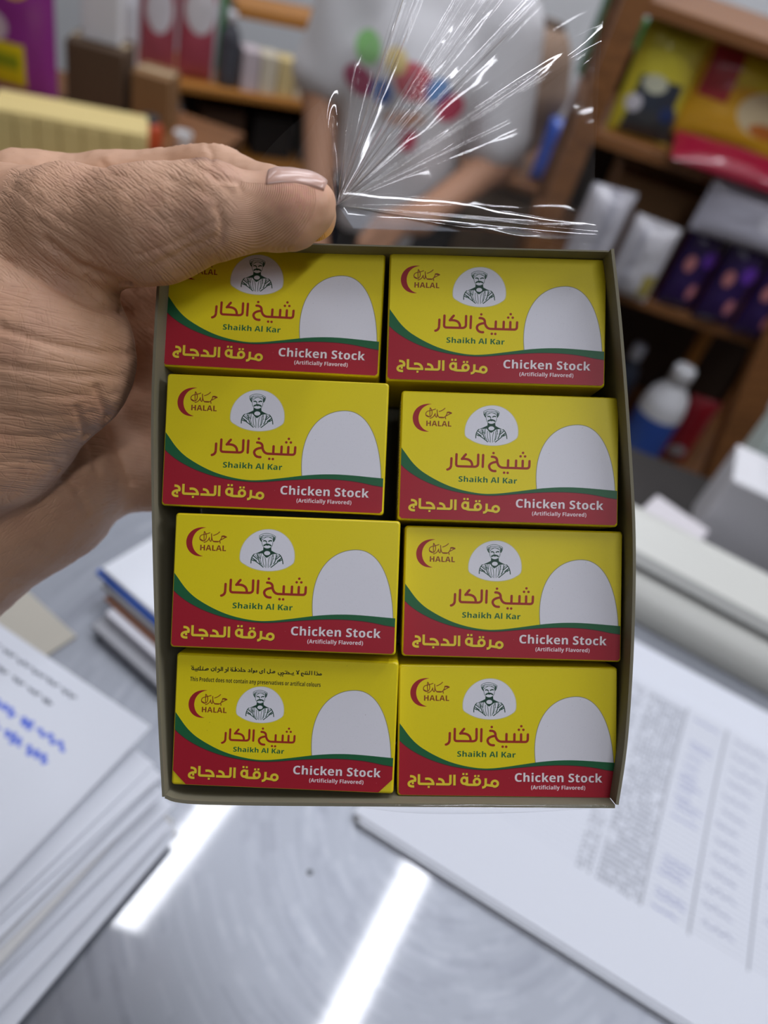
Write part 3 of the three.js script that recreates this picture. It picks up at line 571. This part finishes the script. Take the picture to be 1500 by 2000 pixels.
// ---------------------------------------------------------------- the person behind the counter
{
  const P = group('person', -0.25, 0, -1.93, 0.1);
  const skin = std(0xb98a6d, 0.6);
  const body = [[0, 0.95, 0, 0.135, 0, 1.18, 0.01, 0.13], [0, 1.18, 0.01, 0.13, 0, 1.29, 0, 0.085], [-0.1, 1.28, 0, 0.07, 0.1, 1.28, 0, 0.07], [0, 1.28, 0, 0.055, 0, 1.42, 0.01, 0.05],
    [-0.17, 1.285, 0, 0.058, -0.2, 1.06, 0.03, 0.044], [-0.2, 1.06, 0.03, 0.042, -0.15, 0.86, 0.15, 0.032], [-0.15, 0.86, 0.15, 0.034, -0.13, 0.78, 0.19, 0.028],
    [0.17, 1.285, 0, 0.058, 0.225, 1.04, 0.07, 0.046], [0.225, 1.04, 0.07, 0.044, 0.09, 0.94, 0.25, 0.032], [0.09, 0.94, 0.25, 0.034, 0.02, 0.92, 0.29, 0.028],
    [-0.08, 0.9, 0, 0.1, -0.09, 0.48, 0.01, 0.062], [-0.09, 0.48, 0.01, 0.06, -0.09, 0.1, -0.02, 0.042], [-0.09, 0.05, 0, 0.042, -0.09, 0.035, 0.15, 0.034], [0.08, 0.9, 0, 0.1, 0.09, 0.48, 0.01, 0.062], [0.09, 0.48, 0.01, 0.06, 0.09, 0.1, -0.02, 0.042], [0.09, 0.05, 0, 0.042, 0.09, 0.035, 0.15, 0.034]];
  for (const [hx, hy, hz, sx] of [[-0.13, 0.78, 0.19, -1], [0.02, 0.92, 0.29, 1]]) for (let k = 0; k < 4; k++) body.push([hx + (k - 1.5) * 0.016, hy - 0.02, hz + 0.01, 0.011, hx + (k - 1.5) * 0.018 - sx * 0.02, hy - 0.085 + Math.abs(k - 1.5) * 0.01, hz + 0.035, 0.008]);
  for (const [hx, hy, hz, sx] of [[-0.13, 0.78, 0.19, 1], [0.02, 0.92, 0.29, -1]]) body.push([hx + sx * 0.015, hy, hz, 0.013, hx + sx * 0.045, hy - 0.04, hz + 0.04, 0.009]);
  const bodyG = surfaceNets(field(body, 0.02), [-0.34, -0.02, -0.22], [0.34, 1.46, 0.42], 0.012);
  const head = field([[0, 1.49, 0.015, 0.082, 0, 1.53, -0.005, 0.09], [0, 1.44, 0.04, 0.05, 0, 1.47, 0.03, 0.06], [0, 1.475, 0.1, 0.012, 0, 1.51, 0.09, 0.008], [-0.085, 1.49, 0, 0.016, -0.088, 1.51, -0.005, 0.014], [0.085, 1.49, 0, 0.016, 0.088, 1.51, -0.005, 0.014], [-0.02, 1.445, 0.082, 0.008, 0.02, 1.445, 0.082, 0.008]], 0.012);
  const headG = surfaceNets(head, [-0.12, 1.37, -0.12], [0.12, 1.65, 0.14], 0.006);
  mesh('body', mergeGeometries([bodyG, headG]), skin, P);
  for (const s of [-1, 1]) mesh('eye', new THREE.SphereGeometry(0.011, 12, 8), std(0x2a201a, 0.3), P, s * 0.032, 1.512, 0.083);
  const tee = field([[0, 0.86, 0, 0.155, 0, 1.18, 0.012, 0.15], [0, 1.18, 0.012, 0.15, 0, 1.28, 0, 0.1], [-0.11, 1.29, 0, 0.085, 0.11, 1.29, 0, 0.085], [-0.16, 1.28, 0, 0.085, -0.2, 1.11, 0.02, 0.075], [0.16, 1.28, 0, 0.085, 0.215, 1.09, 0.05, 0.078]], 0.035);
  const teeG = surfaceNets((x, y, z) => Math.max(tee(x, y, z), 0.80 - y, y - 1.355) + 0.006 * Math.sin(x * 38 + y * 12) * Math.sin(y * 9 + 1), [-0.34, 0.78, -0.22], [0.34, 1.4, 0.24], 0.011);
  { const p = teeG.attributes.position, uv = []; for (let i = 0; i < p.count; i++) uv.push(p.getX(i) / 0.7 + 0.5, (p.getY(i) - 0.78) / 0.7); teeG.setAttribute('uv', new THREE.Float32BufferAttribute(uv, 2)); }
  const teeTex = canvas(700, 700, (c) => {
    c.fillStyle = '#dddde0'; c.fillRect(0, 0, 700, 700);
    const X = (x) => (x / 0.7 + 0.5) * 700, Y = (y) => 700 - (y - 0.78) / 0.7 * 700;
    for (const [x, y, w, h, col, r] of [[-0.11, 1.2, 0.06, 0.06, '#93cf83', 0.2], [-0.115, 1.135, 0.075, 0.055, '#b0486d', 0.1], [-0.06, 1.135, 0.05, 0.05, '#4470c0', 0], [0.0, 1.175, 0.085, 0.07, '#d0606c', 0.3], [-0.045, 1.2, 0.05, 0.05, '#e6cf8a', 0], [0.055, 1.17, 0.05, 0.05, '#77a5dd', 0.3], [0.09, 1.14, 0.055, 0.06, '#cf3f62', 0.4], [0.0, 1.1, 0.09, 0.03, '#d09a7c', -0.3], [0.02, 1.06, 0.035, 0.05, '#c8385c', 0.2]]) { c.save(); c.translate(X(x), Y(y)); c.rotate(r); c.fillStyle = col; c.beginPath(); c.ellipse(0, 0, w * 500, h * 500, 0, 0, 7); c.fill(); c.restore(); }
  });
  mesh('shirt', teeG, std(0xffffff, 0.9, { map: teeTex }), P).userData.label = 'light grey t-shirt with a colourful print';
  const leg = field([[0, 0.86, 0, 0.15, 0, 0.9, 0, 0.15], [-0.08, 0.88, 0, 0.115, -0.09, 0.48, 0.01, 0.08], [-0.09, 0.48, 0.01, 0.08, -0.09, 0.1, -0.02, 0.07], [0.08, 0.88, 0, 0.115, 0.09, 0.48, 0.01, 0.08], [0.09, 0.48, 0.01, 0.08, 0.09, 0.1, -0.02, 0.07]], 0.02);
  mesh('trousers', surfaceNets((x, y, z) => Math.max(leg(x, y, z), 0.08 - y, y - 0.95), [-0.3, 0.05, -0.2], [0.3, 0.98, 0.2], 0.014), std(0x2b2d35, 0.85), P);
  const hairF = field([[0, 1.53, -0.02, 0.1, 0, 1.46, -0.05, 0.09], [0, 1.46, -0.06, 0.07, 0.01, 1.36, -0.08, 0.04]], 0.02);
  mesh('hair', surfaceNets((x, y, z) => Math.max(hairF(x, y, z), z - 0.05 - Math.max(0, (y - 1.55) * 0.5)), [-0.14, 1.28, -0.2], [0.14, 1.68, 0.12], 0.008), std(0x201a18, 0.5), P);
  tag(P, 'person in a light grey t-shirt with a colourful chest print, standing behind the film', 'person');
}

// ---------------------------------------------------------------- shelves and goods
const woodTex = (a, b) => canvas(512, 512, (c) => { c.fillStyle = a; c.fillRect(0, 0, 512, 512); for (let i = 0; i < 260; i++) { c.strokeStyle = b; c.globalAlpha = rr(0.05, 0.3); c.lineWidth = rr(0.5, 3); const y = rnd() * 512; c.beginPath(); c.moveTo(0, y); c.bezierCurveTo(170, y + rr(-12, 12), 340, y + rr(-12, 12), 512, y + rr(-6, 6)); c.stroke(); } });
const oak = std(0xffffff, 0.5, { map: woodTex('#bd8038', '#7c4a18') }), walnut = std(0xffffff, 0.5, { map: woodTex('#8a5a30', '#4f2f16') }), pine = std(0xffffff, 0.55, { map: woodTex('#e8d391', '#c2a258') }), darkWood = std(0x33241a, 0.7), cardboard = std(0x8b6a47, 0.85), cardDark = std(0x4d3a2b, 0.85);
function plank(n, w, h, d, m, parent, x, y, z) { return mesh(n, rbox(w, h, d, 0.003), m, parent, x, y, z); }
function pouchGeo(w, h, t) {
  const nx = 16, ny = 20, pos = [], uv = [], idx = [];
  for (let f = 0; f < 2; f++) for (let j = 0; j <= ny; j++) for (let i = 0; i <= nx; i++) {
    const u = i / nx * 2 - 1, v = j / ny * 2 - 1, b = Math.pow(Math.max(0, 1 - u * u), 0.6) * Math.pow(Math.max(0, 1 - Math.pow(Math.abs(v), 5)), 0.8);
    const z = (f ? -1 : 1) * (t / 2 * b * (1 + 0.1 * noise.noise(u * 3, v * 4, f * 5)) + 0.0006);
    pos.push(u * w / 2 * (1 - 0.06 * b), (v + 1) * h / 2, z); uv.push(i / nx, j / ny);
    if (i < nx && j < ny) { const a = f * (nx + 1) * (ny + 1) + j * (nx + 1) + i, q = [a, a + 1, a + nx + 2, a + nx + 1]; f ? idx.push(q[0], q[2], q[1], q[0], q[3], q[2]) : idx.push(q[0], q[1], q[2], q[0], q[2], q[3]); }
  }
  const g = new THREE.BufferGeometry(); g.setAttribute('position', new THREE.Float32BufferAttribute(pos, 3)); g.setAttribute('uv', new THREE.Float32BufferAttribute(uv, 2)); g.setIndex(idx); g.computeVertexNormals(); return g;
}
function patches(base, list) { return canvas(256, 320, (c) => { c.fillStyle = base; c.fillRect(0, 0, 256, 320); for (const [x, y, w, h, col, round] of list) { c.fillStyle = col; c.beginPath(); if (round) c.ellipse(x * 256, y * 320, w * 128, h * 160, 0, 0, 7); else c.rect((x - w / 2) * 256, (y - h / 2) * 320, w * 256, h * 320); c.fill(); } }); }
function pouch(label, w, h, t, x, y, z, turn, base, list, lean = 0) {
  const g = group('snack_bag', x, y, z, turn);
  mesh('bag', pouchGeo(w, h, t), phys({ map: patches(base, list), roughness: 0.28, clearcoat: 0.4, clearcoatRoughness: 0.2 }), g);
  mesh('seal', rbox(w * 0.98, 0.012, 0.002, 0.0008), std(base, 0.4), g, 0, h - 0.004, 0);
  if (lean) g.rotation.x = lean;
  return tag(g, label, 'bag');
}
function carton(label, w, h, d, x, y, z, turn, col, name = 'carton', flap = true) {
  const g = group(name, x, y, z, turn);
  mesh('body', rbox(w, h, d, Math.min(0.004, h / 4)), std(col, 0.65), g, 0, h / 2, 0);
  if (flap) mesh('tape', rbox(w * 0.995, 0.001, Math.min(0.04, d * 0.25), 0.0004), std(0xb9a583, 0.35), g, 0, h + 0.0002, 0);
  return tag(g, label, 'box');
}
function bottle(label, r, h, x, y, z, body, cap, band, grp) {
  const g = group('bottle', x, y, z);
  mesh('body', lathe([[0, 0], [r * 0.92, 0], [r, h * 0.04], [r, h * 0.62], [r * 0.85, h * 0.74], [r * 0.42, h * 0.84], [r * 0.4, h * 0.9], [0, h * 0.9]]), std(body, 0.35), g);
  mesh('cap', lathe([[0, h * 0.86], [r * 0.48, h * 0.86], [r * 0.48, h * 0.98], [r * 0.4, h], [0, h]]), std(cap, 0.4), g);
  if (band) mesh('wrapper', lathe([[r * 1.01, h * 0.14], [r * 1.015, h * 0.15], [r * 1.015, h * 0.55], [r * 1.01, h * 0.56]]), std(band, 0.5, { side: THREE.DoubleSide }), g);
  return tag(g, label, 'bottle', grp);
}
{ // left rack
  const T = THREE.MathUtils.degToRad(31.3), g = group('shelf_unit', -1.123, 0, -2.175, T);
  plank('post', 0.035, 1.7, 0.03, oak, g, -0.008, 0.85, -0.015); plank('post', 0.035, 1.7, 0.03, oak, g, 0.83, 0.85, -0.015);
  plank('shelf', 0.84, 0.022, 0.3, oak, g, 0.41, 0.839, -0.15); plank('shelf', 0.84, 0.022, 0.3, oak, g, 0.41, 0.64, -0.15); plank('shelf', 0.84, 0.022, 0.3, oak, g, 0.41, 0.25, -0.15);
  plank('shelf', 0.46, 0.03, 0.16, oak, g, 0.6, 1.03, -0.2);
  plank('back_panel', 0.84, 0.84, 0.01, std(0x4b4a48, 0.8), g, 0.41, 0.42, -0.305);
  tag(g, 'orange wooden shelf unit against the pale wall', 'shelf');
  const at = (x, y, z) => { const v = new THREE.Vector3(x, 0, z).applyAxisAngle(new THREE.Vector3(0, 1, 0), T); return [-1.123 + v.x, y, -2.175 + v.z]; };
  bottle('slim white bottle beside the shelf post', 0.028, 0.24, ...at(0.065, 0.85, -0.07), 0xdcdde2, 0xe4e4e8);
  pouch('red pouch with a white disc beside the slim white bottle', 0.1, 0.27, 0.05, ...at(0.145, 0.85, -0.07), T, '#a8505c', [[0.5, 0.4, 0.75, 0.42, '#dcd8dc', 1]]);
  pouch('red pouch with a white disc beside the dark based bottle', 0.11, 0.28, 0.05, ...at(0.255, 0.85, -0.07), T, '#b04f5e', [[0.5, 0.36, 0.8, 0.42, '#e2dee0', 1], [0.95, 0.5, 0.1, 1, '#d8d8e0']]);
  bottle('white bottle with a dark grey base', 0.03, 0.19, ...at(0.345, 0.85, -0.06), 0x4a4b52, 0xe0e0e4, 0x50525a);
  bottle('green bottle behind the pale boxes', 0.026, 0.27, ...at(0.33, 0.85, -0.2), 0x1f7a34, 0x1d6a2e);
  [[0xcfc2c6, 'pinkish'], [0xd9cfb8, 'cream'], [0xdcc78e, 'straw yellow'], [0xd8cdb4, 'pale beige']].forEach(([c, n], i) => carton(`small ${n} box in the row on the wooden shelf`, 0.05, 0.11 - 0.004 * i, 0.07, ...at(0.405 + i * 0.054, 0.85, -0.06), T, c, 'carton', false));
  [[0x3b3038, 'plum'], [0x2b262b, 'black']].forEach(([c, n], i) => carton(`dark ${n} box at the end of the row of pale boxes`, 0.055, 0.105, 0.07, ...at(0.63 + i * 0.06, 0.85, -0.06), T, c, 'carton', false));
  for (let i = 0; i < 4; i++) bottle('white bottle on the lower shelf of the orange unit', 0.024, 0.13, ...at(0.05 + i * 0.055, 0.651, -0.1), 0xd9dade, 0xe4e4e6, null, 'white bottles on the lower shelf');
  for (let i = 0; i < 3; i++) carton(['dark brown box on the lower shelf next to the white bottles', 'black box on the lower shelf between two dark boxes', 'dark grey box at the far end of the lower shelf'][i], 0.13, 0.12, 0.14, ...at(0.35 + i * 0.16, 0.651, -0.14), T, [0x4a3526, 0x1d1b1c, 0x3c3d40][i], 'carton', false);
}
{ // low table on the left with a pale crate
  const g = group('side_table', -1.1, 0, -1.72);
  plank('table_top', 0.86, 0.03, 0.66, walnut, g, 0, 0.845, 0);
  for (const [x, z] of [[-0.4, -0.3], [0.4, -0.3], [-0.4, 0.3], [0.4, 0.3]]) plank('leg', 0.045, 0.83, 0.045, walnut, g, x, 0.415, z);
  tag(g, 'brown wooden side table under the pale crate', 'table');
  const c = group('crate', -0.865, 0.86, -1.54, 0.42);
  for (let i = 0; i < 7; i++) plank('slat', 0.0405, 0.105, 0.012, pine, c, -0.126 + i * 0.042, 0.0525, 0.05 + (i % 2) * 0.001);
  for (let i = 0; i < 7; i++) plank('slat', 0.0405, 0.105, 0.012, pine, c, -0.126 + i * 0.042, 0.0525, -0.05);
  for (const s of [-1, 1]) plank('end_board', 0.012, 0.105, 0.088, pine, c, s * 0.142, 0.0525, 0);
  plank('lid', 0.29, 0.008, 0.11, pine, c, 0, 0.109, 0);
  tag(c, 'pale yellow wooden crate of upright slats', 'crate');
  carton('dark brown carton at the left end of the side table', 0.1, 0.14, 0.1, -1.34, 0.86, -1.55, 0.1, 0x4a3c30);
  pouch('purple and magenta snack bag with a yellow square', 0.17, 0.3, 0.06, -1.13, 0.86, -1.78, 0.25, '#8c2f86', [[0.35, 0.72, 0.6, 0.3, '#d8c414'], [0.35, 0.7, 0.45, 0.1, '#8a9a18'], [0.55, 0.2, 0.4, 0.16, '#dcb418', 1], [0.25, 0.48, 0.4, 0.2, '#cbb9c4', 1]]);
  carton('dark brown cardboard box behind the pale crate', 0.13, 0.15, 0.12, -0.99, 0.86, -1.9, 0.2, 0x54402e);
  carton('mid brown cardboard box beside the dark brown one', 0.09, 0.12, 0.1, -0.86, 0.86, -1.92, 0.15, 0x86623c);
  carton('white box standing on the dark brown cardboard box', 0.085, 0.17, 0.05, -0.985, 1.012, -1.9, 0.2, 0xd8d8da, 'carton', false);
  { const o = group('jar', -0.80, 0.86, -1.76); mesh('body', lathe([[0, 0], [0.024, 0], [0.03, 0.012], [0.03, 0.05], [0.02, 0.062], [0, 0.062]]), std(0xc2512c, 0.4), o); mesh('lid', lathe([[0, 0.06], [0.021, 0.06], [0.021, 0.072], [0, 0.073]]), std(0x2c2a2a, 0.5), o); tag(o, 'small orange red jar next to the crate', 'jar'); }
  { const o = group('cup', -0.735, 0.86, -1.8); mesh('cup_body', lathe([[0, 0], [0.016, 0], [0.021, 0.045], [0.0195, 0.045], [0.0145, 0.003], [0, 0.003]]), std(0xe6e6e6, 0.5), o); mesh('rim', new THREE.TorusGeometry(0.0205, 0.0012, 6, 24).rotateX(Math.PI / 2), std(0xf0f0f0, 0.5), o, 0, 0.045, 0); tag(o, 'small white cup at the corner of the side table', 'cup'); }
}
{ // cabinet behind the person with bags
  const g = group('cabinet', 0.02, 0, -2.52);
  plank('body', 0.56, 0.88, 0.5, std(0x6d5a48, 0.7), g, 0, 0.44, 0); plank('top', 0.6, 0.02, 0.54, walnut, g, 0, 0.89, 0);
  for (const s of [-1, 1]) { const d = plank('door', 0.265, 0.8, 0.015, std(0x77634f, 0.6), g, s * 0.138, 0.44, 0.256); plank('handle', 0.012, 0.1, 0.014, std(0xb0b0b0, 0.3, { metalness: 1 }), d, -s * 0.1, 0.1, 0.013); }
  tag(g, 'brown low cabinet behind the person', 'cabinet');
  const sack = group('paper_sack', 0.0, 0.9, -2.42);
  mesh('sack_body', surfaceNets(field([[0, 0.1, 0, 0.085, 0, 0.26, 0, 0.085], [0.02, 0.2, 0, 0.09, 0, 0.3, 0, 0.06]], 0.03), [-0.14, -0.005, -0.13], [0.14, 0.4, 0.13], 0.01), std(0xa08672, 0.85), sack);
  mesh('tie', new THREE.TorusGeometry(0.03, 0.008, 8, 20).rotateX(Math.PI / 2), std(0x4b3b30, 0.8), sack, 0, 0.355, 0);
  tag(sack, 'rounded grey brown sack beside the person', 'sack');
  pouch('bright blue plastic bag below the green boxes', 0.18, 0.17, 0.1, 0.17, 0.9, -2.33, -0.1, '#2f62d0', [[0.6, 0.15, 0.6, 0.2, '#7fa0dd', 1]]);
  carton('white carton under the green boxes', 0.16, 0.24, 0.12, 0.2, 0.9, -2.6, 0, 0xd6d3d6, 'carton', false);
  carton('tall green box standing on the white carton', 0.065, 0.26, 0.08, 0.145, 1.14, -2.6, 0, 0x186040, 'carton', false);
  carton('short green box beside the tall green one', 0.075, 0.17, 0.08, 0.225, 1.14, -2.6, 0, 0x176a30, 'carton', false);
}
{ // right rack
  const g = group('shelf_unit', 0.13, 0, -1.72);
  plank('post', 0.05, 1.75, 0.05, walnut, g, 0, 0.875, -0.01);
  plank('post', 0.045, 1.75, 0.04, walnut, g, 0, 0.875, -0.42); plank('post', 0.045, 1.75, 0.04, walnut, g, 0.74, 0.875, -0.42);
  const lean = plank('post', 0.075, 1.2, 0.05, walnut, g, 0.61, 0.72, 0.03); lean.rotation.z = 0.2;
  for (const y of [1.44, 1.212, 0.925, 0.5]) plank('shelf', 0.78, 0.025, 0.42, walnut, g, 0.37, y - 0.0125, -0.2);
  plank('brace', 0.03, 0.42, 0.03, oak, g, 0.5, 0.7, -0.2);
  plank('back_panel', 0.78, 1.2, 0.012, darkWood, g, 0.37, 0.7, -0.43);
  tag(g, 'brown wooden rack of snack bags beside the person', 'shelf');
  pouch('yellow and black snack bag leaning on the rack post', 0.13, 0.2, 0.06, 0.235, 1.212, -1.76, 0.15, '#c9bd3a', [[0.5, 0.6, 0.7, 0.3, '#2e3440'], [0.6, 0.85, 0.9, 0.24, '#3a3a3c'], [0.4, 0.5, 0.4, 0.16, '#bfc0a8', 1], [0.2, 0.7, 0.24, 0.16, '#c9c6cc', 1], [0.8, 0.72, 0.3, 0.14, '#1d3560', 1]], -0.1);
  pouch('orange and yellow snack bag with a red panel', 0.25, 0.175, 0.06, 0.41, 1.235, -1.79, 0.02, '#dba526', [[0.22, 0.3, 0.24, 0.5, '#b0363c'], [0.65, 0.2, 0.6, 0.3, '#d8c02c'], [0.7, 0.55, 0.5, 0.44, '#d9c9a0', 1], [0.75, 0.7, 0.3, 0.14, '#c4702c', 1]], -0.15);
  { const o = group('snack_bag', 0.45, 1.212, -1.655); mesh('bag', pouchGeo(0.3, 0.09, 0.035).rotateX(-1.2), phys({ color: 0x8e1530, roughness: 0.3, clearcoat: 0.4 }), o, 0, 0.012, 0.01); mesh('seal', rbox(0.29, 0.002, 0.01, 0.0008), std(0xa01c38, 0.4), o, 0, 0.04, -0.075); tag(o, 'dark red bag lying flat under the orange snack bag', 'bag'); }
  carton('white carton behind the yellow and black bag', 0.2, 0.16, 0.1, 0.3, 1.212, -1.95, 0, 0xd7d6d8, 'carton', false);
  pouch('silver white plastic bag hanging below the red bag', 0.24, 0.1, 0.04, 0.52, 1.105, -1.68, 0.05, '#b9b8c6', [[0.7, 0.4, 0.4, 0.5, '#dcdce6', 1]]);
  carton('brown cardboard box behind the crumpled white bags', 0.22, 0.2, 0.2, 0.36, 0.925, -1.93, 0, 0x94704a);
  for (let i = 0; i < 3; i++) pouch(['purple sweet bag with pink dots next to the white bags', 'purple sweet bag with pink dots in the middle of its row', 'purple sweet bag with pink dots at the leaning post'][i], 0.084, 0.18, 0.05, 0.46 + i * 0.088, 0.925, -1.72 + i * 0.012, 0.1 - i * 0.1, '#2c1450', [[0.3, 0.4, 0.26, 0.2, '#c77f80', 1], [0.7, 0.72, 0.24, 0.2, '#c47a80', 1], [0.75, 0.3, 0.4, 0.2, '#6a38b0', 1]]);
  pouch('crumpled white plastic bag on the rack by the post', 0.1, 0.2, 0.07, 0.235, 0.925, -1.70, 0.2, '#c4c3cb', [[0.5, 0.4, 0.2, 0.9, '#a9a9b4']]);
  pouch('crumpled white plastic bag beside the purple bags', 0.1, 0.17, 0.07, 0.345, 0.925, -1.69, -0.1, '#c9c8ce', [[0.3, 0.5, 0.15, 0.9, '#b0b0ba'], [0.85, 0.75, 0.25, 0.3, '#a89a45']]);
  bottle('white capped jug with a blue wrapper on the low shelf', 0.055, 0.3, 0.565, 0.5, -1.72, 0xcfd0d4, 0xdfe0e4, 0x2a4c9c);
  bottle('small dark bottle with a pale cap behind the jug', 0.035, 0.27, 0.47, 0.5, -1.82, 0x2a3040, 0xb8bccc);
  pouch('red packet behind the leaning post', 0.08, 0.2, 0.04, 0.68, 0.5, -1.80, 0, '#a81e2e', [[0.5, 0.8, 0.6, 0.2, '#c9c9d0', 1]]);
  carton('flat yellow box lying under the jug side', 0.13, 0.035, 0.1, 0.47, 0.5, -1.66, 0, 0xb5a52a, 'carton', false);
}
{ // low table with white boxes at the right
  const g = group('side_table', 0.74, 0, -1.0, -0.1);
  plank('table_top', 0.86, 0.03, 0.34, std(0x2a2624, 0.7), g, 0, 0.845, 0);
  for (const [x, z] of [[-0.4, -0.14], [0.4, -0.14], [-0.4, 0.14], [0.4, 0.14]]) plank('leg', 0.04, 0.83, 0.04, std(0x3a3532, 0.6), g, x, 0.415, z);
  tag(g, 'dark low table behind the counter ledge', 'table');
  carton('pinkish white box turned cornerwise on the dark table', 0.095, 0.06, 0.07, 0.42, 0.86, -0.95, -0.5, 0xd2ced2, 'carton', false);
  carton('flat white box between the ledge and the cornerwise box', 0.1, 0.035, 0.06, 0.52, 0.86, -0.88, -0.25, 0xd9d9e2, 'carton', false);
  carton('large white box on the dark table', 0.18, 0.14, 0.11, 0.57, 0.86, -1.02, -0.2, 0xd6d6da, 'carton', false);
  carton('black box beside the flat white box', 0.07, 0.05, 0.05, 0.62, 0.86, -0.88, -0.2, 0x141416, 'carton', false);
  carton('tall pale green white carton behind the large white box', 0.16, 0.3, 0.08, 0.62, 0.86, -1.14, -0.15, 0xd3e0da, 'carton', false);
}

renderer.render(scene, camera);
